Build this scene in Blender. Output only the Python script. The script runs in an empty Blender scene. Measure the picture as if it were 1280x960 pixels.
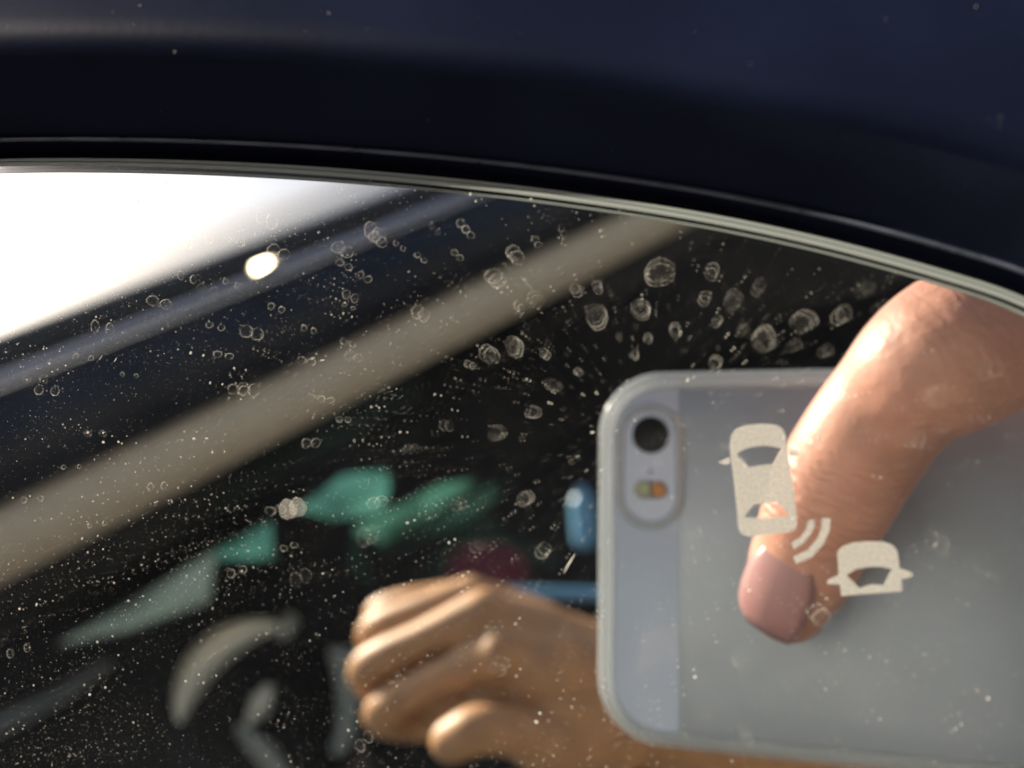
import bpy, bmesh, math, random
from mathutils import Vector, Matrix, geometry, noise
random.seed(7)
C = bpy.context.scene.collection
SC = bpy.context.scene

# ------------------------------------------------------------------ geometry of the view
F, D, YS = 1107.0, 0.074, 0.0011        # focal length in photo pixels, lens-to-glass distance, apparent depth of silvering
FOOT = (812.0, 543.0)                   # where the mirror's normal through the lens meets the picture
CAM = Vector((0, -D, 0))
nrm = Vector((FOOT[0]-640, 480-FOOT[1], -F)).normalized()      # local +y (into the mirror) in camera axes
zc = Vector((0, 1, 0)); zc = (zc - nrm*zc.dot(nrm)).normalized()
xc = nrm.cross(zc)
M = Matrix((xc, nrm, zc))               # camera axes -> local axes
R_, U_, F_ = M @ Vector((1,0,0)), M @ Vector((0,1,0)), M @ Vector((0,0,-1))
def ray(px, py): return M @ Vector((px-640, 480-py, -F)) / F
def glass(px, py, y=0.0):               # point of the photo on a plane parallel to the glass
    r = ray(px, py); t = (y - CAM.y)/r.y
    return CAM + r*t
def image(px, py, depth): return CAM + ray(px, py)*depth       # where a reflected thing seems to be
def flip(p): return Vector((p.x, 2*YS - p.y, p.z))             # seeming place -> real place before the mirror
def real(px, py, depth): return flip(image(px, py, depth))
def held(a, b, c): return CAM + R_*a + U_*b + F_*c             # phone axes: right, up, towards the mirror

CAR_V = ray(2060, -340).normalized()    # the car's length, as it seems in the glass
CAR_D = Vector((CAR_V.x, -CAR_V.y, CAR_V.z))
upc = CAR_D.cross(Vector((0, 1, 0))).normalized()          # car level, mirror upright
ex = Vector((1, 0, 0)); ex = (ex - upc*ex.dot(upc)).normalized()
ey = upc.cross(ex)
G = Matrix((ex, ey, upc)).to_4x4()      # tips the whole set-up so that the car stands level on the ground

# ------------------------------------------------------------------ camera
cd = bpy.data.cameras.new('camera'); cam = bpy.data.objects.new('camera', cd); C.objects.link(cam)
cd.sensor_width = 4.8; cd.lens = 4.8*F/1280; cd.clip_start = 0.0005; cd.clip_end = 3000
cd.dof.use_dof = True; cd.dof.aperture_fstop = 2.2; cd.dof.focus_distance = 0.088
rot = Matrix((R_, U_, -F_)).transposed().to_4x4()
cam.matrix_world = G @ (Matrix.Translation(CAM) @ rot)
SC.camera = cam

# ------------------------------------------------------------------ sun, sky, exposure
sv = Vector((-0.79, 0.46, 0.41)).normalized()                                  # where the sun seems to stand in the mirror
sun_dir = (G.to_3x3() @ Vector((sv.x, -sv.y, sv.z))).normalized()
sl = bpy.data.lights.new('sun', 'SUN'); so = bpy.data.objects.new('sun', sl); C.objects.link(so)
sl.energy = 5.0; sl.angle = math.radians(0.53); sl.color = (1.0, 0.87, 0.70)
sl.cycles.use_multiple_importance_sampling = False
so.rotation_euler = (-sun_dir).to_track_quat('-Z', 'Y').to_euler()
so.location = sun_dir*20
W = bpy.data.worlds.new('World'); SC.world = W; W.use_nodes = True
nt = W.node_tree; nt.nodes.clear()
out = nt.nodes.new('ShaderNodeOutputWorld'); bg = nt.nodes.new('ShaderNodeBackground'); sk = nt.nodes.new('ShaderNodeTexSky')
sk.sky_type = 'NISHITA'; sk.sun_disc = False
sk.sun_elevation = math.asin(sun_dir.z)
sk.sun_rotation = math.atan2(sun_dir.x, sun_dir.y)
sk.air_density = 1.0; sk.dust_density = 6.0; sk.ozone_density = 1.0
bg.inputs['Strength'].default_value = 0.06
nt.links.new(sk.outputs[0], bg.inputs[0]); nt.links.new(bg.outputs[0], out.inputs[0])
SC.view_settings.view_transform = 'Standard'; SC.view_settings.look = 'None'
SC.view_settings.exposure = 1.22; SC.view_settings.gamma = 1.0; SC.view_settings.use_curve_mapping = False
SC.render.engine = 'CYCLES'
SC.cycles.max_bounces = 7; SC.cycles.diffuse_bounces = 3; SC.cycles.glossy_bounces = 6; SC.cycles.transparent_max_bounces = 12
SC.cycles.sample_clamp_indirect = 6.0
SC.cycles.use_denoising = True

# ------------------------------------------------------------------ helpers
ROOTS = []
def link(o):
    C.objects.link(o); return o
def root(name, label, cat, group=None, loc=(0,0,0)):
    o = link(bpy.data.objects.new(name, None)); o.empty_display_size = 0.02
    o.matrix_world = G @ Matrix.Translation(loc); o['_o'] = 0
    del o['_o']
    o['label'] = label; o['category'] = cat
    if group: o['group'] = group
    o.empty_display_type = 'PLAIN_AXES'
    BASE[o.name] = Vector(loc)
    return o
BASE = {}
def base_of(parent):
    b = Vector((0,0,0)); p = parent
    while p is not None:
        if p.name in BASE: b += BASE[p.name]
        p = p.parent
    return b
def obj(name, data, mat, parent=None, smooth=False, loc=None):
    """data: (verts, faces) in local set-up coordinates or a Mesh already built round its own origin"""
    if isinstance(data, tuple):
        vs, fs = data
        vs = [Vector(v) for v in vs]
        if loc is None:
            loc = sum(vs, Vector())/len(vs)
        me = bpy.data.meshes.new(name); me.from_pydata([v-Vector(loc) for v in vs], [], fs); me.update()
    else:
        me = data
    if mat is not None and not me.materials:
        for m in (mat if isinstance(mat, (list, tuple)) else [mat]): me.materials.append(m)
    if smooth:
        for p in me.polygons: p.use_smooth = True
    o = link(bpy.data.objects.new(name, me))
    loc = Vector(loc) if loc is not None else Vector((0,0,0))
    BASE[o.name] = loc - base_of(parent)
    if parent is not None:
        o.parent = parent; o.location = loc - base_of(parent)
    else:
        o.matrix_world = G @ Matrix.Translation(loc)
    return o
def tag(o, label, cat, group=None):
    o['label'] = label; o['category'] = cat
    if group: o['group'] = group
    return o
def fix(me):
    bm = bmesh.new(); bm.from_mesh(me); bmesh.ops.recalc_face_normals(bm, faces=bm.faces[:]); bm.to_mesh(me); bm.free()

# materials
MATS = {}
def mat(name, col, rough=0.5, metal=0.0, coat=0.0, spec=0.5, bump=None, var=None, sss=0.0, alpha=1.0, transl=0.0):
    m = bpy.data.materials.new(name); m.use_nodes = True; MATS[name] = m
    n = m.node_tree.nodes; l = m.node_tree.links; p = n['Principled BSDF']
    p.inputs['Base Color'].default_value = (*col, 1); p.inputs['Roughness'].default_value = rough
    p.inputs['Metallic'].default_value = metal; p.inputs['Coat Weight'].default_value = coat
    p.inputs['Specular IOR Level'].default_value = spec; p.inputs['Coat Roughness'].default_value = 0.03
    if sss:
        p.inputs['Subsurface Weight'].default_value = sss
        p.inputs['Subsurface Radius'].default_value = (1.0, 0.35, 0.2); p.inputs['Subsurface Scale'].default_value = 0.004
    tc = n.new('ShaderNodeTexCoord')
    if var:                                    # (scale, amount)
        t = n.new('ShaderNodeTexNoise'); t.inputs['Scale'].default_value = var[0]; t.inputs['Detail'].default_value = 5
        l.new(tc.outputs['Object'], t.inputs['Vector'])
        r = n.new('ShaderNodeValToRGB'); l.new(t.outputs['Fac'], r.inputs[0])
        r.color_ramp.elements[0].position = 0.3; r.color_ramp.elements[1].position = 0.7
        a = var[1]
        r.color_ramp.elements[0].color = (*[c*(1-a) for c in col], 1)
        r.color_ramp.elements[1].color = (*[min(1, c*(1+a)) for c in col], 1)
        l.new(r.outputs[0], p.inputs['Base Color'])
        mr = n.new('ShaderNodeMapRange'); mr.inputs['To Min'].default_value = max(0.02, rough*0.8); mr.inputs['To Max'].default_value = min(1, rough*1.25)
        l.new(t.outputs['Fac'], mr.inputs['Value']); l.new(mr.outputs[0], p.inputs['Roughness'])
    if bump:                                   # (scale, distance)
        t2 = n.new('ShaderNodeTexNoise'); t2.inputs['Scale'].default_value = bump[0]; t2.inputs['Detail'].default_value = 4
        l.new(tc.outputs['Object'], t2.inputs['Vector'])
        b = n.new('ShaderNodeBump'); b.inputs['Distance'].default_value = bump[1]; b.inputs['Strength'].default_value = 0.6
        l.new(t2.outputs['Fac'], b.inputs['Height']); l.new(b.outputs[0], p.inputs['Normal'])
    sh = p.outputs[0]; o = n['Material Output']
    if transl:
        tb = n.new('ShaderNodeBsdfTranslucent'); tb.inputs[0].default_value = (*col, 1)
        mx = n.new('ShaderNodeMixShader'); mx.inputs[0].default_value = transl
        l.new(sh, mx.inputs[1]); l.new(tb.outputs[0], mx.inputs[2]); sh = mx.outputs[0]
    if alpha < 1:
        tb = n.new('ShaderNodeBsdfTransparent'); mx = n.new('ShaderNodeMixShader'); mx.inputs[0].default_value = alpha
        l.new(tb.outputs[0], mx.inputs[1]); l.new(sh, mx.inputs[2]); sh = mx.outputs[0]
    l.new(sh, o.inputs[0])
    return m
def pane_mat(name, tint, refl=0.5, mottle=0.0):   # clear sheet: passes light, reflects a little towards grazing
    m = bpy.data.materials.new(name); m.use_nodes = True
    n = m.node_tree.nodes; l = m.node_tree.links; n.remove(n['Principled BSDF'])
    tb = n.new('ShaderNodeBsdfTransparent'); tb.inputs[0].default_value = (*tint, 1)
    if mottle:  # tint darkened in patches by noise
        tc = n.new('ShaderNodeTexCoord'); nz = n.new('ShaderNodeTexNoise'); nz.inputs['Scale'].default_value = 5.0; nz.inputs['Detail'].default_value = 3
        rp = n.new('ShaderNodeValToRGB'); l.new(tc.outputs['Object'], nz.inputs['Vector']); l.new(nz.outputs['Fac'], rp.inputs[0])
        rp.color_ramp.elements[0].position = 0.35; rp.color_ramp.elements[1].position = 0.62
        rp.color_ramp.elements[0].color = (*[c*(1-mottle) for c in tint], 1); rp.color_ramp.elements[1].color = (*tint, 1)
        l.new(rp.outputs[0], tb.inputs[0])
    g = n.new('ShaderNodeBsdfGlossy'); g.inputs['Roughness'].default_value = 0.0
    fr = n.new('ShaderNodeFresnel'); fr.inputs[0].default_value = 1.5
    mu = n.new('ShaderNodeMath'); mu.operation = 'MULTIPLY'; mu.inputs[1].default_value = refl
    mx = n.new('ShaderNodeMixShader'); l.new(fr.outputs[0], mu.inputs[0]); l.new(mu.outputs[0], mx.inputs[0])
    l.new(tb.outputs[0], mx.inputs[1]); l.new(g.outputs[0], mx.inputs[2]); l.new(mx.outputs[0], n['Material Output'].inputs[0])
    return m

m_silver = bpy.data.materials.new('silvering'); m_silver.use_nodes = True
_n = m_silver.node_tree.nodes; _n.remove(_n['Principled BSDF']); _g = _n.new('ShaderNodeBsdfGlossy')
_g.inputs['Color'].default_value = (0.90, 0.92, 0.91, 1); _g.inputs['Roughness'].default_value = 0.0
m_silver.node_tree.links.new(_g.outputs[0], _n['Material Output'].inputs[0])
m_clear = pane_mat('clear_glass', (0.985, 0.995, 0.99))
# a thin uneven film of fine dust on the sheet
_n, _l = m_clear.node_tree.nodes, m_clear.node_tree.links
_o = _n['Material Output']; _src = _o.inputs[0].links[0].from_socket
_df = _n.new('ShaderNodeBsdfDiffuse'); _df.inputs[0].default_value = (0.48, 0.54, 0.66, 1)
_tc = _n.new('ShaderNodeTexCoord'); _nz = _n.new('ShaderNodeTexNoise'); _nz.inputs['Scale'].default_value = 45; _nz.inputs['Detail'].default_value = 6
_l.new(_tc.outputs['Object'], _nz.inputs['Vector'])
_mr = _n.new('ShaderNodeMapRange'); _mr.inputs['From Min'].default_value = 0.3; _mr.inputs['From Max'].default_value = 0.75
_mr.inputs['To Min'].default_value = 0.001; _mr.inputs['To Max'].default_value = 0.0065
_l.new(_nz.outputs['Fac'], _mr.inputs['Value'])
_mx = _n.new('ShaderNodeMixShader'); _l.new(_mr.outputs[0], _mx.inputs[0]); _l.new(_src, _mx.inputs[1]); _l.new(_df.outputs[0], _mx.inputs[2]); _l.new(_mx.outputs[0], _o.inputs[0])
m_edge = mat('ground_glass_edge', (0.27, 0.305, 0.295), 0.35, bump=(4000, 0.00005), transl=0.35)
m_edge_dark = mat('glass_edge_teal', (0.03, 0.10, 0.09), 0.3)  # dark teal ring between the two pale edge bands
m_house = mat('mirror_housing_plastic', (0.0035, 0.0055, 0.015), 0.5, spec=0.035, bump=(900, 0.00004), var=(60, 0.25))
m_recess = mat('matte_recess_plastic', (0.0075, 0.0105, 0.023), 0.75, spec=0.02, bump=(1500, 0.00006), var=(80, 0.2))
m_lip = mat('highlighted_plastic_lip', (0.05, 0.06, 0.085), 0.28, var=(300, 0.4))  # lip's thin highlight is put into this lighter base colour
m_print = mat('etched_icon', (0.37, 0.36, 0.335), 0.6, var=(5200, 0.3), bump=(5000, 0.00005), transl=0.1, alpha=0.85)
m_crust = mat('dried_mineral', (0.80, 0.78, 0.72), 0.35, transl=0.5, alpha=0.32)
m_crust_faint = mat('thin_dried_mineral', (0.75, 0.72, 0.66), 0.45, transl=0.5, alpha=0.17)
m_film = mat('dried_film', (0.70, 0.69, 0.65), 0.6, transl=0.4, alpha=0.006)
m_dust = mat('road_dust', (0.78, 0.76, 0.71), 0.6, transl=0.5)
m_paint = mat('navy_car_paint', (0.006, 0.008, 0.015), 0.35, coat=1.0, spec=0.3, var=(6, 0.2))
m_frame = mat('satin_navy_frame', (0.008, 0.011, 0.022), 0.45, spec=0.25, coat=0.15, var=(6, 0.2))
m_rubber = mat('black_rubber', (0.010, 0.010, 0.011), 0.65)
m_mould = mat('grey_moulding', (0.40, 0.41, 0.50), 0.25, metal=0.5, coat=0.5)
m_liner = mat('beige_trim', (0.78, 0.66, 0.50), 0.8, var=(30, 0.06), bump=(900, 0.0006))
m_dark = mat('dark_cabin_plastic', (0.006, 0.0065, 0.009), 0.55, spec=0.15, var=(5, 0.3))
m_seat = mat('dark_seat_cloth', (0.007, 0.0065, 0.008), 0.9, spec=0.1, var=(20, 0.3))
m_pale = mat('pale_grey_trim', (0.85, 0.87, 0.78), 0.3, metal=0.3, var=(8, 0.1))
m_greytrim = mat('grey_green_trim', (0.36, 0.40, 0.37), 0.35, var=(8, 0.1))
m_pull = mat('blue_grey_pull', (0.10, 0.13, 0.17), 0.35, metal=0.3)
m_maroon = mat('maroon_cloth', (0.16, 0.018, 0.035), 0.9, var=(30, 0.2))
m_blue = mat('pale_blue_plastic', (0.18, 0.42, 0.62), 0.35)
m_alu = mat('phone_aluminium', (0.34, 0.365, 0.41), 0.40, metal=0.45, var=(22, 0.13))
m_white = mat('phone_white_glass', (0.45, 0.50, 0.62), 0.12, coat=0.6)
m_lens = mat('lens_glass', (0.004, 0.004, 0.006), 0.06, coat=1.0)
m_ring = mat('lens_ring', (0.25, 0.25, 0.26), 0.3, metal=1.0)
m_flashw = mat('flash_white', (0.28, 0.30, 0.18), 0.25)
m_flasha = mat('flash_amber', (0.40, 0.17, 0.05), 0.25)
m_case = mat('clear_case_rubber', (0.55, 0.58, 0.60), 0.12, coat=1.0, alpha=0.42, transl=0.35)
m_case_back = pane_mat('clear_case_sheet', (0.93, 0.94, 0.95), 0.8)
m_asphalt = mat('asphalt', (0.10, 0.10, 0.10), 0.9, var=(3, 0.3), bump=(80, 0.004))
def skin_mat(name, col, joints=(), sss=0.0):
    m = mat(name, col, 0.50, sss=sss, var=(110, 0.17), bump=(900, 0.00015))
    n = m.node_tree.nodes; l = m.node_tree.links; p = n['Principled BSDF']
    # fine creases across each joint
    tc = n.new('ShaderNodeTexCoord'); prev = p.inputs['Normal'].links[0].from_socket
    for (pos, d, rad, dep) in joints:
        dt = n.new('ShaderNodeVectorMath'); dt.operation = 'DISTANCE'; dt.inputs[1].default_value = pos
        l.new(tc.outputs['Object'], dt.inputs[0])
        mr = n.new('ShaderNodeMapRange'); mr.inputs['From Min'].default_value = rad; mr.inputs['From Max'].default_value = rad*0.45
        l.new(dt.outputs['Value'], mr.inputs['Value'])
        dp = n.new('ShaderNodeVectorMath'); dp.operation = 'DOT_PRODUCT'; dp.inputs[1].default_value = d
        l.new(tc.outputs['Object'], dp.inputs[0])
        nz = n.new('ShaderNodeTexNoise'); nz.inputs['Scale'].default_value = 260; l.new(tc.outputs['Object'], nz.inputs['Vector'])
        ad = n.new('ShaderNodeMath'); ad.operation = 'MULTIPLY_ADD'; ad.inputs[1].default_value = 0.004
        l.new(nz.outputs['Fac'], ad.inputs[0]); l.new(dp.outputs['Value'], ad.inputs[2])
        sn = n.new('ShaderNodeMath'); sn.operation = 'MULTIPLY'; sn.inputs[1].default_value = 4200; l.new(ad.outputs[0], sn.inputs[0])
        s2 = n.new('ShaderNodeMath'); s2.operation = 'SINE'; l.new(sn.outputs[0], s2.inputs[0])
        h = n.new('ShaderNodeMath'); h.operation = 'MULTIPLY'; l.new(s2.outputs[0], h.inputs[0]); l.new(mr.outputs[0], h.inputs[1])
        b = n.new('ShaderNodeBump'); b.inputs['Distance'].default_value = dep; b.inputs['Strength'].default_value = 0.4
        l.new(h.outputs[0], b.inputs['Height']); l.new(prev, b.inputs['Normal']); prev = b.outputs[0]
    l.new(prev, p.inputs['Normal'])
    return m

# ------------------------------------------------------------------ ground under the car
g = link(bpy.data.objects.new('ground', bpy.data.meshes.new('ground')))
S = 1500
g.data.from_pydata([(-S,-S,0),(S,-S,0),(S,S,0),(-S,S,0)], [], [(0,1,2,3)]); g.data.materials.append(m_asphalt)
g.location = (0, 0, -1.05); g['kind'] = 'structure'

# ------------------------------------------------------------------ side mirror
mirror = root('side_mirror', 'dusty car side mirror in a dark navy housing filling the whole picture', 'side mirror', loc=(0, 0.02, 0))
top = [(-120,214),(0,208),(150,208),(300,213),(450,223),(640,242),(860,274),(1000,302),(1100,327),(1200,356),(1280,383)]
ctrl = [glass(*p) for p in top]
ctrl = [Vector((-0.128, 0, -0.030)), Vector((-0.126, 0, -0.002)), Vector((-0.114, 0, 0.0165))] + \
       [glass(-390, 229), glass(-250, 217)] + ctrl + \
       [Vector((0.0400,0,0.0020)), Vector((0.0490,0,-0.012)), Vector((0.0535,0,-0.032)), Vector((0.050,0,-0.054)), Vector((0.038,0,-0.071)),
        Vector((0.015,0,-0.079)), Vector((-0.030,0,-0.082)), Vector((-0.075,0,-0.081)), Vector((-0.112,0,-0.072)), Vector((-0.125,0,-0.052))]
def catmull(pts, sub=24):
    o = []; n = len(pts)
    for i in range(n):
        a, b, c, d = pts[i-1], pts[i], pts[(i+1)%n], pts[(i+2)%n]
        t0 = 0; t1 = t0+(b-a).length**.5; t2 = t1+(c-b).length**.5; t3 = t2+(d-c).length**.5
        for k in range(sub):
            t = t1+(t2-t1)*k/sub
            A1=a*((t1-t)/(t1-t0))+b*((t-t0)/(t1-t0)); A2=b*((t2-t)/(t2-t1))+c*((t-t1)/(t2-t1)); A3=c*((t3-t)/(t3-t2))+d*((t-t2)/(t3-t2))
            B1=A1*((t2-t)/(t2-t0))+A2*((t-t0)/(t2-t0)); B2=A2*((t3-t)/(t3-t1))+A3*((t-t1)/(t3-t1))
            o.append(B1*((t2-t)/(t2-t1))+B2*((t-t1)/(t2-t1)))
    return o
def resample(pts, n):
    L = [0]
    for i in range(len(pts)): L.append(L[-1]+(pts[(i+1)%len(pts)]-pts[i]).length)
    o = []; j = 0
    for k in range(n):
        s = L[-1]*k/n
        while L[j+1] < s: j += 1
        f = (s-L[j])/(L[j+1]-L[j]); o.append(pts[j].lerp(pts[(j+1)%len(pts)], f))
    return o
edge = resample(catmull(ctrl), 720)
for _ in range(14):
    edge = [(edge[i-1]+edge[i]*2+edge[(i+1)%len(edge)])/4 for i in range(len(edge))]
NE = len(edge)
enorm = []
for i in range(NE):
    t = edge[(i+3)%NE]-edge[i-3]; nn = Vector((-t.z, 0, t.x)).normalized()
    c = Vector((-0.03, 0, -0.03))
    if nn.dot(edge[i]-c) < 0: nn = -nn
    enorm.append(nn)
def ringverts(o, y): return [edge[i]+enorm[i]*o+Vector((0, y, 0)) for i in range(NE)]
def sweep(profile, cap=False):
    vs, fs = [], []
    for (o, y) in profile: vs += ringverts(o, y)
    for k in range(len(profile)-1):
        for i in range(NE):
            j = (i+1) % NE
            fs.append((k*NE+i, k*NE+j, (k+1)*NE+j, (k+1)*NE+i))
    if cap:
        b = (len(profile)-1)*NE; fs.append(tuple(b+i for i in range(NE)))
    return vs, fs
mm = 0.001
# the reflecting plate: silvering at the back, a clear sheet on it
plate = obj('mirror_plate', (ringverts(0.0, YS), [tuple(range(NE))]), m_silver, mirror, loc=(0, YS, 0))
obj('clear_sheet', (ringverts(0.0, 0.0), [tuple(range(NE))]), m_clear, plate, loc=(0, 0, 0))
obj('ground_edge', sweep([(0, 0.0), (0.08*mm, -0.04*mm), (0.36*mm, -0.02*mm), (0.39*mm, 0.03*mm)]), m_edge, plate, True, loc=(0, 0, 0))
obj('edge_groove', sweep([(0.39*mm, 0.03*mm), (0.40*mm, 0.12*mm), (0.47*mm, 0.12*mm), (0.48*mm, 0.03*mm)]), m_edge_dark, plate, True, loc=(0, 0, 0))
obj('outer_edge', sweep([(0.48*mm, 0.03*mm), (0.56*mm, 0.0), (0.78*mm, 0.10*mm), (0.90*mm, 0.5*mm), (0.92*mm, 2*mm)]), m_edge, plate, True, loc=(0, 0, 0))
recess_prof = [(0.85,2.4),(2.0,2.3),(2.05,-0.6),(2.12,-0.80),(2.5,-0.85),(2.62,-1.05),(2.8,-1.5),(3.6,-3.6),(4.6,-6.0),(5.6,-8.0),(6.3,-9.1)]
shell_prof = [(6.3,-9.1),(6.8,-9.7),(7.5,-10.1),(8.4,-10.2),(9.6,-9.9),(11.5,-9.1),(14.5,-7.7),(19,-5.6),(24,-2.4),(29,2.2),(33,8.5),(35,18),(33,32),(25,46),(10,58),(-10,66)]
obj('recess', sweep([(o*mm, y*mm) for o, y in recess_prof]), m_recess, mirror, True, loc=(0, 0.0, 0))
obj('housing', sweep([(o*mm, y*mm) for o, y in shell_prof], True), m_house, mirror, True, loc=(0, 0.03, 0))
obj('lip', sweep([(2.08*mm, -0.5*mm), (2.10*mm, -0.95*mm), (2.18*mm, -1.10*mm), (2.30*mm, -1.12*mm), (2.42*mm, -1.0*mm), (2.5*mm, -0.7*mm)]), m_lip, mirror, True, loc=(0, 0, 0))

# blind-spot warning icon
def zpt(zx, zy, y=YS-0.00006): return glass(880+zx*280/960, 500+zy*280/960, y)
def flatpoly(loops, y=YS-0.00006):
    L = [[zpt(a, b, y) for a, b in lp] for lp in loops]
    tris = geometry.tessellate_polygon([[Vector((v.x, v.z, 0)) for v in lp] for lp in L])
    return [v for lp in L for v in lp], [tuple(t) for t in tris]
def smooth_loop(lp, it=1):
    for _ in range(it):
        o = []
        for i in range(len(lp)):
            a, b = lp[i], lp[(i+1)%len(lp)]
            o += [(a[0]*.8+b[0]*.2, a[1]*.8+b[1]*.2), (a[0]*.2+b[0]*.8, a[1]*.2+b[1]*.8)]
        lp = o
    return lp
icon_top = [(110,190),(116,152),(138,122),(180,108),(250,102),(310,106),(338,124),(351,155),(358,212),(366,260),(385,380),(400,530),(392,552),(370,566),(280,576),(190,586),(165,578),(150,560),(140,450),(125,320),(115,250)]
h1 = [(138,230),(170,212),(210,200),(260,196),(300,200),(332,210),(293,275),(245,280),(195,288)]
h2 = [(172,503),(192,475),(215,450),(260,442),(320,440),(365,490),(350,500),(260,507)]
obj('icon_car_ahead', flatpoly([smooth_loop(icon_top), h1, h2]), m_print, plate)
obj('icon_car_mirror', flatpoly([[(60,268),(80,258),(108,243),(112,262),(108,275),(90,277)]]), m_print, plate)
obj('icon_car_mirror', flatpoly([[(364,214),(400,220),(414,232),(400,240),(368,242)]]), m_print, plate)
obj('icon_wave', flatpoly([[(475,515),(472,545),(460,572),(425,615),(385,640),(375,612),(415,588),(440,555),(449,515)]]), m_print, plate)
obj('icon_wave', flatpoly([[(542,508),(538,560),(510,620),(460,675),(395,703),(384,672),(445,643),(485,598),(505,550),(508,508)]]), m_print, plate)
icon_low = [(575,690),(572,655),(590,630),(640,612),(700,606),(770,608),(805,620),(828,645),(835,690),(838,722),(860,728),(893,742),(893,755),(870,765),(846,768),(848,820),(590,840),(583,790),(560,790),(530,788),(528,776),(545,765),(578,750)]
h3 = [(610,750),(650,726),(700,716),(750,714),(806,724),(770,795),(720,790),(665,806)]
obj('icon_car_behind', flatpoly([icon_low, h3]), m_print, plate)

# dried water spots: crusty rings standing on the front of the glass (x, y, diameter in photo pixels, strength)
SPOTS = [(246,292,11,1),(220,300,8,1),(287,297,10,1),(191,376,13,1),(119,408,12,1),(226,344,9,1),(252,360,11,0),(308,414,15,1),(262,406,8,1),(80,337,8,0),(146,325,8,1),(10,379,10,0),(282,352,6,1),
(327,269,17,1),(342,312,14,1),(464,288,18,1),(468,296,13,1),(423,309,15,1),(425,328,9,1),(450,344,9,1),(433,368,10,1),(576,279,10,1),(522,319,7,1),(568,316,8,1),(617,345,20,1),(522,390,15,1),(339,383,8,1),(380,410,7,1),(430,427,8,1),(437,445,11,0),(377,451,10,1),(609,442,20,1),(540,283,6,0),(495,304,6,1),(431,381,5,1),(585,455,8,1),
(582,287,9,1),(642,316,18,1),(669,299,8,1),(702,285,9,0),(825,338,33,1),(745,394,27,1),(801,385,22,1),(719,361,12,1),(746,357,11,1),(667,372,16,0),(641,432,20,1),(680,441,10,1),(844,411,14,1),(690,480,16,0),(665,515,15,1),(810,422,10,1),(794,442,9,1),(722,464,8,1),(774,420,7,0),(647,382,10,1),
(891,337,16,1),(882,371,14,1),(917,374,22,0),(950,356,16,0),(897,400,11,1),(957,422,28,1),(1007,400,27,1),(1055,392,20,1),(1085,360,17,0),(995,431,14,0),(895,452,15,1),(1035,437,14,0),(930,412,12,0),(1105,382,15,0),(1244,461,20,0),(1175,495,28,0),(1145,546,26,0),
(34,472,10,0),(49,487,11,1),(272,443,9,1),(292,487,13,1),(304,486,15,1),(188,609,8,1),(30,625,7,1),(80,584,5,1),(110,542,8,0),(95,445,6,1),(153,468,5,1),(112,657,5,1),
(360,637,22,2),(338,639,11,1),(383,554,11,1),(467,629,14,1),(619,541,18,0),(570,632,13,0),(454,672,20,0),(402,499,8,1),(389,497,9,0),(424,524,7,1),(555,532,12,0),(509,560,8,0),
(13,817,9,1),(289,717,10,1),(370,725,16,0),(355,685,8,1),(450,932,13,1),(595,685,14,0),(607,790,9,0),(622,837,18,0),(655,624,17,1),(1027,772,22,1),(930,832,22,0),(1175,680,24,0),(677,690,16,1),(1040,850,14,0),(1230,870,12,0),(935,925,12,1),(865,670,10,0),(905,560,10,0),(855,525,16,0)]
def octa(vs, fs, c, sx, sy, sz, rng):
    b = len(vs); a = rng.random()*3.14; ca, sa = math.cos(a), math.sin(a)
    for (x, y, z) in ((1,0,0),(-1,0,0),(0,0,1),(0,0,-1),(0,-1,0),(0,.35,0)):
        k = rng.uniform(.65, 1.2)
        X, Z = x*sx*k, z*sz*k
        vs.append(c+Vector((X*ca-Z*sa, y*sy*k, X*sa+Z*ca)))
    for t in ((0,2,4),(2,1,4),(1,3,4),(3,0,4),(2,0,5),(1,2,5),(3,1,5),(0,3,5)): fs.append(tuple(b+i for i in t))
PXM = D/F
rng = random.Random(3)
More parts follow.
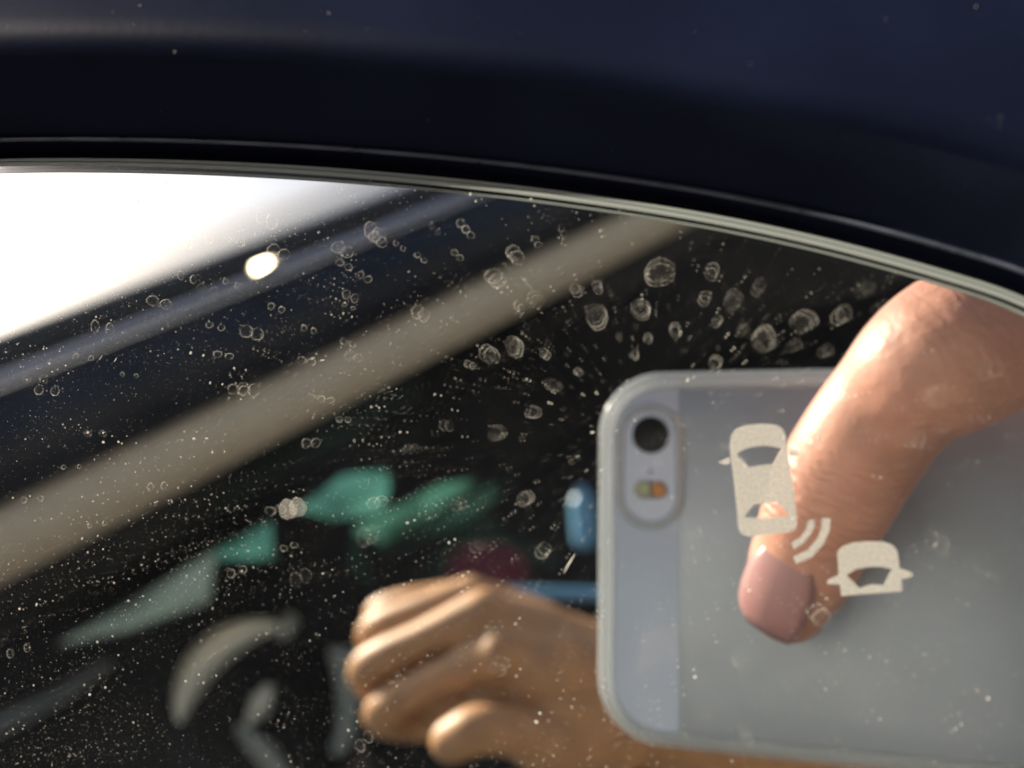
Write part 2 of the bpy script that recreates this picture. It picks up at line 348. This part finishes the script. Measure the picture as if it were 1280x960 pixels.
for (px, py, d, st) in SPOTS:
    c = glass(px, py); c.y = -0.00002
    sc = (glass(px+1, py)-glass(px, py)).length
    r = d*0.5*sc; vs, fs, mi = [], [], []
    n = 40; asp = rng.uniform(.88, 1.12); ph = [rng.uniform(0, 6.283) for _ in range(4)]
    rad = [r*(1+0.07*math.sin(2*i/n*6.283+ph[0])+0.045*math.sin(3*i/n*6.283+ph[1])+0.03*math.sin(7*i/n*6.283+ph[2])) for i in range(n)]
    dens_ = [0.5+0.5*math.sin(i/n*6.283+ph[3])+0.35*rng.random() for i in range(n)]       # a crust thicker on one side
    th = [sc*(.07+.15*dens_[i])*(1+d/50) for i in range(n)]
    def rim(q, keep, k_):
        b = len(vs)
        for i in range(n):                               # cross-section: outer foot, crest, inner foot
            a = i/n*6.283; u = Vector((math.cos(a)*asp, 0, math.sin(a)/asp)); t2 = th[i]*k_; w_ = rad[i]*q
            vs.extend([c+u*(w_+t2), c+u*w_+Vector((0, -t2*.9, 0)), c+u*(w_-t2)])
        for i in range(n):
            if rng.random() > keep*(.55+.6*dens_[i]): continue
            j = (i+1) % n
            fs.extend([(b+3*i, b+3*j, b+3*j+1, b+3*i+1), (b+3*i+1, b+3*j+1, b+3*j+2, b+3*i+2)])
    rim(1.0, .95 if st else .7, 1.0)
    if d >= 17: rim(rng.uniform(.62, .80), .45, .7)
    for k in range(int(n*.35*min(1.6, d/14))):           # beads of crust along the rim
        i = rng.randrange(n); a = (i+rng.random())/n*6.283; q = rad[i]*rng.gauss(1.0, .05)
        s_ = rng.uniform(.16, .48)*sc*(1+d/40)*(.6+.5*dens_[i])
        octa(vs, fs, c+Vector((math.cos(a)*asp*q, 0, math.sin(a)/asp*q)), s_, s_*.7, s_, rng)
    for k in range(int(d*.3)):                           # grit inside, settled towards the lower edge
        a = rng.gauss(-1.57, 1.2); q = r*math.sqrt(rng.random())*.95; s_ = rng.uniform(.12, .42)*sc*(1+d/50)
        octa(vs, fs, c+Vector((math.cos(a)*q, 0, math.sin(a)*q)), s_, s_*.7, s_, rng)
    mi += [0]*len(fs)
    b = len(vs); vs += [c+Vector((math.cos(i/n*6.283)*asp*rad[i], 0.00001, math.sin(i/n*6.283)/asp*rad[i])) for i in range(n)]
    fs.append(tuple(range(b, b+n))); mi.append(1)
    o = obj('water_spot', (vs, fs), [m_crust if st else m_crust_faint, m_crust_faint if st == 2 else m_film], plate, loc=c)
    for p, q in zip(o.data.polygons, mi): p.material_index = q

# fine dust over the whole glass
vs, fs = [], []
poly2 = [(e.x, e.z) for e in edge]
def inside(x, z):
    r = False; j = NE-1
    for i in range(0, NE, 6):
        k = (i-6) % NE
        a, b = poly2[i], poly2[k]
        if (a[1] > z) != (b[1] > z) and x < (b[0]-a[0])*(z-a[1])/(b[1]-a[1])+a[0]: r = not r
    return r
cnt = 0
while cnt < 16000:
    px, py = rng.uniform(-60, 1340), rng.uniform(190, 1020)
    p = glass(px, py)
    dens = 0.42 + 0.75*max(0, 1-max(0, px-150)/620)
    dens *= 0.45 + 1.0*max(0, noise.noise(Vector((px/90, py/70, 1.5)))+.35)
    if py < 330 and px > 500: dens *= .5
    if rng.random() > dens or not inside(p.x, p.z): continue
    sc = (glass(px+1, py)-p).length
    s = sc*min(1.5, 0.17*math.exp(rng.gauss(0, .68)))
    if px > 620: s *= 1.25
    octa(vs, fs, Vector((p.x, -0.00002-s*.3, p.z)), s*rng.uniform(.8, 1.7), s*.7, s, rng); cnt += 1
du = obj('dust', (vs, fs), m_dust, plate, loc=(0, 0, 0)); du['kind'] = 'stuff'
# a little grit on the housing
vs, fs = [], []
hp = [(3.6,-3.6),(4.6,-6.0),(5.6,-8.0),(6.8,-9.75),(8.4,-10.25),(9.6,-9.95),(11.5,-9.15),(14.5,-7.75),(19,-5.65)]
for k in range(420):
    i = rng.randrange(NE); f = rng.random()*(len(hp)-1.001); q = int(f); f -= q
    if rng.random() > .35+.65*(q >= 4): continue
    p = edge[i]+enorm[i]*(hp[q][0]*(1-f)+hp[q+1][0]*f)*mm+Vector((0, (hp[q][1]*(1-f)+hp[q+1][1]*f)*mm-.00003, 0))
    s_ = PXM*.5*math.exp(rng.gauss(-.3, .5)); octa(vs, fs, p, s_*1.3, s_, s_, rng)
hd = obj('grit', (vs, fs), m_dust, mirror, loc=(0, 0, 0)); hd['kind'] = 'stuff'
# a few short fibres
for (x0, y0, x1, y1, w) in [(705,716,716,697,1.6),(388,449,394,447,1.4),(217,299,224,306,1.2),(128,444,124,450,1.0)]:
    a, b = glass(x0, y0), glass(x1, y1); a.y = b.y = -0.00004; w *= PXM*.5
    t = (b-a).normalized(); s = Vector((-t.z, 0, t.x))
    v = []
    for k in range(5):
        f = k/4; p = a.lerp(b, f)+s*w*.6*math.sin(f*3.1); ww = w*(.4+.6*math.sin(3.14*(f*.8+.1)))
        v += [p+s*ww, p+Vector((0, -ww, 0)), p-s*ww, p+Vector((0, ww*.5, 0))]
    f_ = [(4*k+i, 4*k+(i+1)%4, 4*k+4+(i+1)%4, 4*k+4+i) for k in range(4) for i in range(4)]
    obj('fibre', (v, f_), m_crust, plate)

# ------------------------------------------------------------------ phone that takes the picture
PA, PB = (-0.0080, 0.1158), (-0.0497, 0.0096)      # extent to the right and upwards of its lens
def rrect(a0, a1, b0, b1, r, n=10):
    o = []
    for cx, cy, s in ((a1-r, b1-r, 0), (a0+r, b1-r, 1), (a0+r, b0+r, 2), (a1-r, b0+r, 3)):
        for k in range(n+1):
            t = (s+k/n)*math.pi/2; o.append((cx+r*math.cos(t), cy+r*math.sin(t)))
    return o
def loft(rings, cap0=True, cap1=True):
    vs, fs = [], []; n = len(rings[0])
    for r in rings: vs += r
    for k in range(len(rings)-1):
        for i in range(n):
            j = (i+1) % n; fs.append((k*n+i, k*n+j, k*n+n+j, k*n+n+i))
    if cap0: fs.append(tuple(range(n-1, -1, -1)))
    if cap1: fs.append(tuple((len(rings)-1)*n+i for i in range(n)))
    return vs, fs
def slab(a0, a1, b0, b1, r, c0, c1, bev, n=10):
    rings = []
    for (ins, c) in ((bev, c0), (bev*.3, c0+bev*.3), (0, c0+bev), (0, c1-bev), (bev*.3, c1-bev*.3), (bev, c1)):
        rings.append([held(a, b, c) for a, b in rrect(a0+ins, a1-ins, b0+ins, b1-ins, max(r-ins, 1e-5), n)])
    return loft(rings)
phone = root('phone', 'silver grey phone in a clear case held up to the mirror', 'phone', loc=held(0.05, -0.02, -0.005))
CB = -0.0014                                          # back face of the phone
obj('body', slab(*PA, *PB, 0.0095, CB-0.0076, CB, 0.0004), m_alu, phone, True)
obj('screen', slab(PA[0]+.001, PA[1]-.001, PB[0]+.001, PB[1]-.001, 0.0085, CB-0.0082, CB-0.0077, 0.0001), m_lens, phone)
gs = slab(PA[0]+.0006, 0.0049, PB[0]+.0006, PB[1]-.0006, 0.0006, CB+0.00002, CB+0.00014, 0.00005)
def cliprr(a1):                                      # strip that follows the rounded end of the phone
    o = [p for p in rrect(PA[0]+.0007, PA[1], PB[0]+.0007, PB[1]-.0007, 0.009, 14) if p[0] < a1]
    top_ = [p for p in o if p[1] > -.02]; bot_ = [p for p in o if p[1] <= -.02]
    return [(a1, PB[1]-.0007)] + top_ + bot_ + [(a1, PB[0]+.0007)]
st_ = cliprr(0.0046)
obj('top_glass', loft([[held(a, b, CB-.0001) for a, b in st_], [held(a, b, CB+.00015) for a, b in st_]]), m_white, phone)
def disc(ca, cb, r, c0, c1, n=40, bev=.0001):
    rings = []
    for (rr, c) in ((r, c0), (r, c1-bev), (r-bev, c1)):
        rings.append([held(ca+rr*math.cos(6.2832*i/n), cb+rr*math.sin(6.2832*i/n), c) for i in range(n)])
    return loft(rings)
lens = obj('camera_lens', disc(0, 0, 0.0031, CB+.00012, CB+.0005), m_lens, phone, False)
obj('microphone', disc(0, -0.0062, 0.00035, CB+.00012, CB+.0002, 16), m_rubber, phone)
fl = obj('flash', slab(-0.0028, 0.0028, -0.0107, -0.0077, 0.00149, CB+.0001, CB+.0003, .00005), m_ring, phone)
obj('white_lamp', disc(-0.0013, -0.0092, 0.00118, CB+.00032, CB+.0004, 24, .00003), m_flashw, fl)
obj('amber_lamp', disc(0.0013, -0.0092, 0.00118, CB+.00032, CB+.0004, 24, .00003), m_flasha, fl)
# clear case: a rim round the phone and a raised rim round the camera cut-out
def rimring(rect, r, prof, n=12):
    rings = []
    for (ins, c) in prof:
        a0, a1, b0, b1 = rect
        rings.append([held(a, b, c) for a, b in rrect(a0+ins, a1-ins, b0+ins, b1-ins, max(r-ins, 1e-4), n)])
    return loft(rings+[rings[0]], False, False)
case = obj('clear_case', rimring((PA[0]-.0011, PA[1]+.0011, PB[0]-.0011, PB[1]+.0011), 0.0106,
    [(0, CB-.007), (0, CB-.001), (.0003, CB+.0003), (.0011, CB+.0010), (.0022, CB+.0011), (.0030, CB+.0004), (.0030, CB+.00025), (.0010, CB+.0001), (.0009, CB-.007)]), m_case, phone, True)
obj('camera_cutout_rim', rimring((-0.0054, 0.0050, -0.0152, 0.0048), 0.0050,
    [(-.0006, CB+.0002), (-.0005, CB+.0007), (0, CB+.0011), (.0006, CB+.0009), (.0009, CB+.0002)]), m_case, case, True)
hole = rrect(-0.0056, 0.0052, -0.0154, 0.0050, 0.0051); outer = rrect(PA[0]+.0016, PA[1]-.0016, PB[0]+.0016, PB[1]-.0016, .0085)
tr = geometry.tessellate_polygon([[Vector((a, b, 0)) for a, b in outer], [Vector((a, b, 0)) for a, b in hole]])
obj('case_back', ([held(a, b, CB+.0004) for a, b in outer+hole], [tuple(t) for t in tr]), m_case_back, case)

# ------------------------------------------------------------------ hands
def tube(bm, pts, rads, seg=20, sub=6, flat=1.0):
    P = [pts[0]]; Rr = [rads[0]]; P, Rr = [], []
    n = len(pts)
    for i in range(n-1):
        a, b, c, d = pts[max(i-1,0)], pts[i], pts[i+1], pts[min(i+2,n-1)]
        for k in range(sub):
            t = k/sub
            P.append(0.5*((2*b)+(c-a)*t+(2*a-5*b+4*c-d)*t*t+(3*b-a-3*c+d)*t**3))
            s = t*t*(3-2*t); Rr.append(rads[i]*(1-s)+rads[i+1]*s)
    P.append(pts[-1]); Rr.append(rads[-1])
    # rounded ends
    t0 = (P[0]-P[1]).normalized(); t1 = (P[-1]-P[-2]).normalized(); pre, post = [], []
    for k in (1, .92, .75, .5, .25):
        pre.append((P[0]+t0*Rr[0]*k, Rr[0]*math.sqrt(max(0.0004, 1-k*k)))); post.insert(0, (P[-1]+t1*Rr[-1]*k, Rr[-1]*math.sqrt(max(0.0004, 1-k*k))))
    allp = pre+list(zip(P, Rr))+post
    up = None; prev = None
    for i, (p, r) in enumerate(allp):
        q = allp[min(i+1, len(allp)-1)][0]-allp[max(i-1, 0)][0]; q.normalize()
        if up is None: up = q.orthogonal().normalized()
        up = (up-q*up.dot(q)).normalized(); si = q.cross(up)
        ring = [bm.verts.new(p+(up*math.cos(6.2832*k/seg)+si*math.sin(6.2832*k/seg))*r) for k in range(seg)]
        if prev:
            for k in range(seg): bm.faces.new((prev[k], prev[(k+1)%seg], ring[(k+1)%seg], ring[k]))
        else: bm.faces.new(ring[::-1])
        prev = ring
    bm.faces.new(prev)
def hand_mesh(name, tubes, origin, voxel, smooth, material, parent):
    bm = bmesh.new()
    for pts, rads in tubes: tube(bm, [p-origin for p in pts], rads)
    bmesh.ops.recalc_face_normals(bm, faces=bm.faces[:])
    me = bpy.data.meshes.new(name); bm.to_mesh(me); bm.free()
    tmp = bpy.data.objects.new('tmp', me); C.objects.link(tmp)
    r = tmp.modifiers.new('r', 'REMESH'); r.mode = 'VOXEL'; r.voxel_size = voxel; r.use_smooth_shade = True
    s = tmp.modifiers.new('s', 'SMOOTH'); s.factor = 0.5; s.iterations = smooth
    dg = bpy.context.evaluated_depsgraph_get(); ev = tmp.evaluated_get(dg)
    me2 = bpy.data.meshes.new_from_object(ev); bpy.data.objects.remove(tmp); bpy.data.meshes.remove(me)
    me2.name = name; me2.materials.clear()
    return obj(name, me2, material, parent, True, loc=origin)

# right hand on the phone: forefinger bent over its back
I_tip, I_pad, I_dip, I_mid, I_pip = real(984,752,.1325), real(1003,705,.1315), real(1043,612,.127), real(1112,508,.121), real(1203,434,.1135)
I_mcp = held(.084, .030, .002)
o1 = held(.07, .0, 0)
wrist1 = held(.175, -.012, -.035)
grip = [([I_tip, I_pad, I_dip, I_mid, I_pip, I_pip.lerp(I_mcp, .5)+F_*.004, I_mcp], [.0062,.0079,.0089,.0087,.0103,.0094,.0120]),
        ([held(.0735,.002,.0085), held(.076,.020,.014), held(.086,.034,.016), held(.100,.026,-.006)], [.0075,.0085,.0098,.0120]),
        ([held(.090,.000,.0080), held(.093,.018,.013), held(.102,.030,.014), held(.114,.020,-.012)], [.0072,.0082,.0095,.0115]),
        ([held(.106,-.006,.0070), held(.108,.008,.012), held(.116,.020,.012), held(.127,.010,-.018)], [.0062,.0070,.0082,.0105]),
        ([I_mcp, held(.12,.012,-.024), wrist1], [.0125,.018,.024]), ([held(.100,.026,-.006), held(.13,.008,-.026), wrist1], [.0125,.018,.024]),
        ([held(.114,.020,-.012), held(.14,.004,-.028), wrist1], [.012,.018,.024]), ([held(.127,.010,-.018), held(.15,-.004,-.032), wrist1], [.011,.017,.024]),
        ([held(.078,-.040,-.0195), held(.098,-.034,-.022), held(.122,-.026,-.028), held(.15,-.016,-.034)], [.0080,.0095,.0125,.020]),
        ([wrist1, held(.24,-.03,-.06), held(.36,-.06,-.11)], [.025,.030,.038])]
def ax(a, b): return tuple((b-a).normalized())
skin1 = skin_mat('skin_of_gripping_hand', (0.47, 0.225, 0.16), [(tuple(I_dip-o1), ax(I_pad, I_mid), .013, .00035), (tuple(I_pip-o1), ax(I_mid, I_pip.lerp(I_mcp,.3)), .012, .00010)], 0.2)
hand1 = root('hand', 'hand with its forefinger bent over the back of the phone', 'hand', loc=o1)
hm = hand_mesh('skin', grip, o1, .0007, 12, skin1, hand1)
# finger nail: a curved plate on the outer side of the fingertip
axis = (I_pad-I_tip).normalized()
nail_out = (flip(image(952,738,.1235))-I_tip); nail_out = (nail_out-axis*nail_out.dot(axis)).normalized()
sidev = axis.cross(nail_out)
vs, fs = [], []
NR, NCOL = 9, 9
for i in range(NR):
    for j in range(NCOL):
        u = i/(NR-1); v = (j/(NCOL-1)-.5)*2
        wv = .0054*max(.03, 1-abs((u-.46)/.56)**2.6)**.5
        x = wv*v
        rr = .0071 + .0011*min(1, u*1.4)
        hgt = math.sqrt(max(0, rr*rr-x*x)) - .00018 - .0030*max(0, .35-u)**2*8
        vs.append(I_tip+axis*(-.0046+.0140*u)+sidev*x+nail_out*hgt)
for i in range(NR-1):
    for j in range(NCOL-1):
        fs.append((i*NCOL+j, i*NCOL+j+1, (i+1)*NCOL+j+1, (i+1)*NCOL+j))
m_nail = mat('finger_nail', (0.31, 0.155, 0.15), 0.4)
nl = obj('nail', (vs, fs), m_nail, hand1, True)
sm_ = nl.modifiers.new('thick', 'SOLIDIFY'); sm_.thickness = .0004; sm_.offset = 0

# other hand, loosely closed, farther back
def fr(px, py, d): return real(px, py, d)
o2 = fr(620, 850, .37)
wr = fr(770, 862, .372)
ix, mi_, ri, pi_ = fr(628,818,.349), fr(606,768,.362), fr(588,750,.377), fr(560,752,.394)
fist = [([fr(560,905,.392), fr(505,905,.388), fr(478,890,.364), fr(546,850,.354), ix], [.0066,.0072,.0080,.0072,.0104]),
        ([fr(540,868,.402), fr(492,868,.398), fr(459,838,.374), fr(526,800,.364), mi_], [.0068,.0075,.0085,.0075,.0107]),
        ([fr(540,830,.412), fr(495,825,.408), fr(468,793,.386), fr(522,766,.376), ri], [.0066,.0073,.0083,.0073,.0103]),
        ([fr(545,800,.420), fr(505,795,.418), fr(474,770,.400), fr(512,755,.393), pi_], [.0062,.0068,.0076,.0074,.0090]),
        ([ix, fr(690,838,.358), wr], [.0102,.0190,.0245]), ([mi_, fr(680,812,.366), wr], [.0106,.0180,.0245]),
        ([ri, fr(670,800,.378), wr], [.0104,.0170,.0245]), ([pi_, fr(660,800,.390), wr], [.0092,.0160,.0245]),
        ([ix, fr(640,850,.366), fr(700,880,.362)], [.0110,.0200,.0240]), ([fr(560,800,.372), fr(640,830,.374)], [.012,.020]), ([fr(560,860,.396), fr(640,880,.390), fr(720,890,.380)], [.016,.022,.024]),
        ([fr(565,926,.334), fr(598,912,.331), fr(640,915,.334), fr(690,925,.345), fr(760,900,.362)], [.0083,.0093,.0090,.0130,.0220]),
        ([wr, fr(900,905,.385), fr(1200,985,.42), fr(1700,1100,.47)], [.0250,.0285,.034,.042])]
skin2 = skin_mat('skin_of_far_hand', (0.52, 0.27, 0.115), [])
hand2 = root('hand', 'loosely closed hand with its forearm reaching behind the phone', 'hand', loc=o2)
hand_mesh('skin', fist, o2, .0011, 4, skin2, hand2)

# ------------------------------------------------------------------ the car the mirror belongs to
def solid(vloops_front, shift):
    n = len(vloops_front); vs = list(vloops_front)+[p+shift for p in vloops_front]
    fs = [tuple(range(n)), tuple(range(2*n-1, n-1, -1))]+[(i, (i+1)%n, n+(i+1)%n, n+i) for i in range(n)]
    return vs, fs
K = 1.6                                 # how far off the car stands
def extrude(profile, s0, s1, n=14, bow=0.0):
    """profile: (py, depth) at the picture's left edge, swept along the car"""
    prof = [image(0, py, dp*K) for py, dp in profile]
    rings = []
    for k in range(n+1):
        s = s0+(s1-s0)*k/n; z = -bow*(s*s)
        rings.append([flip(p+CAR_V*s+Vector((0, 0, z))) for p in prof])
    vs, fs = loft(rings); return vs, fs
def carpart(name, data, m, parent, smooth=False):
    o = obj(name, data, m, parent, smooth); fix(o.data); return o
car = root('car', 'dark navy car with beige window trim reflected in the mirror', 'car', loc=real(200, 700, 1.0*K))
carpart('roof_panel', extrude([(438,.775),(418,.81),(398,.86),(380,.92),(366,1.0),(360,1.08),(366,1.14),(385,1.04),(410,.91),(441,.800)], -1.6, 5.0), m_paint, car, True)
carpart('roof_gutter', extrude([(437,.772),(452,.765),(466,.765),(470,.79),(445,.80)], -1.6, 5.0), m_rubber, car)
carpart('roof_moulding', extrude([(465,.757),(469,.749),(474,.746),(480,.748),(485,.755),(482,.772),(470,.772)], -1.6, 5.0), m_mould, car, True)
carpart('door_frame', extrude([(486,.760),(500,.742),(530,.728),(570,.720),(605,.722),(628,.732),(640,.752),(642,.80),(600,.82),(490,.82)], -1.6, 5.0), m_frame, car, True)
carpart('window_trim', extrude([(632,.742),(650,.733),(690,.730),(724,.738),(731,.76),(728,.80),(640,.80)], -1.6, 5.0), m_liner, car, True)
carpart('far_roof_rail', extrude([(722,.90),(735,.92),(770,1.10),(800,1.35),(780,1.42),(705,1.0)], -1.6, 6.0), m_dark, car, True)
# far side of the cabin: a flat inner wall with a long narrow window
A0 = image(0, 800, 1.36*K); dn = (image(0, 1150, 1.42*K)-A0).normalized(); wn = CAR_V.cross(dn).normalized()
def far(px, py, off=0.0):
    r = ray(px, py); t = (A0-CAM).dot(wn)/r.dot(wn); p = CAM+r*t
    return flip(p - r.normalized()*off)
def wallpt(s, h): return flip(A0+CAR_V*s+dn*h)
open_px = [(58,808),(130,768),(258,690),(372,632),(425,592),(482,586),(600,575),(585,610),(475,688),(432,705),(345,697),(268,699),(260,752),(150,790)]
op = [far(*p) for p in open_px]
ol = [wallpt(-2.4,-.06), wallpt(7.0,-.06), wallpt(7.0,1.1), wallpt(-2.4,1.1)]
e1, e2 = flip(CAR_V) - flip(Vector()), flip(dn) - flip(Vector())
def to2(p): q = p-wallpt(0,0); return Vector((q.dot(e1), q.dot(e2), 0))
tr = geometry.tessellate_polygon([[to2(p) for p in ol], [to2(p) for p in op]])
door = carpart('far_door', (ol+op, [tuple(t) for t in tr]), m_dark, car)
dmod = door.modifiers.new('thick', 'SOLIDIFY'); dmod.thickness = .02
m_teal = pane_mat('teal_tinted_glass', (0.16, 0.47, 0.385), 0.6, 0.85); m_smoke = pane_mat('smoked_glass', (0.16, 0.205, 0.19), 0.6, 0.8)
fw = obj('far_window', ([far(*p, .004) for p in [(269,686),(372,632),(425,590),(482,584),(602,573),(588,612),(475,690),(432,707),(345,700),(269,702)]], [tuple(range(10))]), m_teal, car)
obj('quarter_window', ([far(*p, .004) for p in [(56,809),(130,766),(269,685),(269,757),(150,793)]], [tuple(range(5))]), m_smoke, car)
def blob(px, pts, depth, m, name, parent, thick=.05):
    depth *= K; thick *= K
    p = [real(x, y, depth) for x, y in pts]; back = [real(x, y, depth+thick) for x, y in pts]
    cen = sum(p, Vector())/len(p); cenb = sum(back, Vector())/len(back)
    rings = [[q.lerp(cen, .12) for q in p], p_ := [q.lerp(cen, 0).lerp(cenb, .15) for q in p], back, [q.lerp(cenb, .12) for q in back]]
    o = carpart(name, loft(rings), m, parent, True); return o
blob(0, [(338,642),(374,626),(380,660),(384,700),(350,712),(340,690)], 1.27, m_dark, 'door_pillar', car)
blob(0, [(370,640),(405,652),(478,642),(490,604),(486,572),(640,552),(640,588),(560,601),(440,663),(430,716),(348,727),(350,690)], 1.22, m_seat, 'headrest', car)
# seats and tailgate
blob(0, [(395,664),(440,700),(560,640),(680,560),(900,420),(1200,330),(1500,300),(1600,1000),(700,1100),(430,1050),(390,800)], 1.75, m_seat, 'rear_seat', car, .12)
# steering wheel with pale inlays
wc = real(338, 893, 1.12*K); wax = (CAM-wc).normalized()
wv1 = Vector((0,0,1)); wv1 = (wv1-wax*wv1.dot(wax)).normalized(); wv2 = wax.cross(wv1)
if wv2.x < 0: wv2 = -wv2
wheel = obj('steering_wheel', ([wc, wc+wv1*.001, wc+wv2*.001], [(0,1,2)]), m_dark, car, loc=wc)
def arc(a0, a1, r, tr0, tr1, n=24, seg=10, lift=0.0, pw=.5):
    vs, fs = [], []
    for i in range(n+1):
        f = i/n; a = math.radians(a0+(a1-a0)*f); u = wv2*math.cos(a)+wv1*math.sin(a); c = wc+u*r*K+wax*lift*K
        t = (tr0+(tr1-tr0)*f)*(math.sin(math.pi*min(1, max(0, f*.92+.04))))**pw*K
        for k in range(seg):
            b = 6.2832*k/seg; vs.append(c+u*math.cos(b)*t+wax*math.sin(b)*t)
    for i in range(n):
        for k in range(seg):
            fs.append((i*seg+k, i*seg+(k+1)%seg, (i+1)*seg+(k+1)%seg, (i+1)*seg+k))
    fs += [tuple(range(seg)), tuple(range(n*seg, n*seg+seg))]
    return vs, fs
carpart('rim', arc(0, 359.9, .108, .010, .010, 64, 12), m_dark, wheel, True)
carpart('inlay', arc(82, 182, .107, .020, .023, 32, 12, .006, 1.0), m_pale, wheel, True)
def polytube(name, pts, rads, m, parent):
    bm = bmesh.new(); org = sum(pts, Vector())/len(pts); tube(bm, [p-org for p in pts], rads, 14, 8)
    bmesh.ops.recalc_face_normals(bm, faces=bm.faces[:]); me = bpy.data.meshes.new(name); bm.to_mesh(me); bm.free()
    return obj(name, me, m, parent, True, loc=org)
DW = 1.10*K
polytube('spoke', [real(334,864,DW), real(326,880,DW), real(314,900,DW)], [.013,.023,.012], m_pale, wheel)
polytube('spoke', [real(302,912,DW), real(322,932,DW), real(342,956,DW), real(360,985,DW)], [.012,.021,.022,.018], m_greytrim, wheel)
polytube('spoke', [real(420,818,DW), real(436,862,DW), real(434,908,DW), real(424,934,DW)], [.014,.024,.021,.016], m_greytrim, wheel)
polytube('spoke', [real(418,816,DW*.98), real(436,822,DW*.98), real(456,832,DW*.98)], [.010,.017,.014], m_greytrim, wheel)
carpart('hub', arc(0, 359.9, .018, .018, .018, 32, 10), m_dark, wheel, True)
polytube('stalk', [real(362,778,1.1*K), real(356,788,1.1*K)], [.016,.017], m_greytrim, car)
# added reflector on the moulding, tilted to throw the sun's glint into the mirror
def on_mould(px, py, lift):
    r = ray(px, py); a = image(0, 474, .744*K); w = CAR_V.cross(ray(0, 474)).normalized()
    # nearest point of the moulding line to this ray
    w0 = a-CAM; A = CAR_V.dot(CAR_V); B = CAR_V.dot(r); Cc = r.dot(r); Dd = CAR_V.dot(w0); E = r.dot(w0)
    sp_ = (B*E-Cc*Dd)/(A*Cc-B*B); return flip(a+CAR_V*sp_-r*lift)
m_chrome = mat('polished_metal', (0.90, 0.80, 0.60), 0.2, metal=1.0)
cp = on_mould(318, 320, .012) + upc*.016
sun_l = Vector((sv.x, -sv.y, sv.z)); hv = (sun_l + (flip(CAM)-cp).normalized()).normalized()
vd = (flip(CAM)-cp).normalized(); al = (CAR_D-vd*(CAR_D.dot(hv)/vd.dot(hv))).normalized(); ac = hv.cross(al)
pl = .032*(CAR_D-vd*(CAR_D.dot(hv)/vd.dot(hv))).length/(CAR_D-vd*CAR_D.dot(vd)).length
vs = [cp+hv*.0012]; fs = []
for k in range(1, 7):
    for q in range(24):
        a = q*6.2832/24; f = k/6
        vs.append(cp+al*math.cos(a)*f*pl+ac*math.sin(a)*f*.014+hv*(.0012*(1-(f*math.sin(a))**2) if k < 6 else -.006))
for q in range(24): fs.append((0, 1+q, 1+(q+1)%24))
for k in range(5):
    for q in range(24): fs.append((1+k*24+q, 1+k*24+24+q, 1+k*24+24+(q+1)%24, 1+k*24+(q+1)%24))
fs.append(tuple(1+5*24+q for q in range(24)))
carpart('glint_reflector', (vs, fs), m_chrome, car, True)
# near door: a slim blue grey pull
polytube('door_pull', [real(-60,935,1.4), real(20,895,1.45), real(75,868,1.51), real(135,830,1.58)], [.018,.017,.014,.007], m_pull, car)

# things lying in the cabin
cu = blob(0, [(552,730),(560,690),(590,676),(640,680),(662,700),(668,740),(620,760),(570,758)], .95, m_maroon, 'cushion', None, .10)
tag(cu, 'maroon cushion behind the loosely closed hand', 'cushion')
bo = polytube('bottle', [real(731,672,1.4), real(730,650,1.4), real(728,628,1.4), real(727,617,1.4)], [.019,.020,.019,.012], m_blue, None)
tag(bo, 'pale blue bottle beside the left edge of the phone', 'bottle')
sp = polytube('strap', [real(630,738,1.3), real(690,741,1.3), real(760,743,1.3)], [.005,.008,.008], m_blue, None)
tag(sp, 'pale blue strap just above the wrist of the closed hand', 'strap')
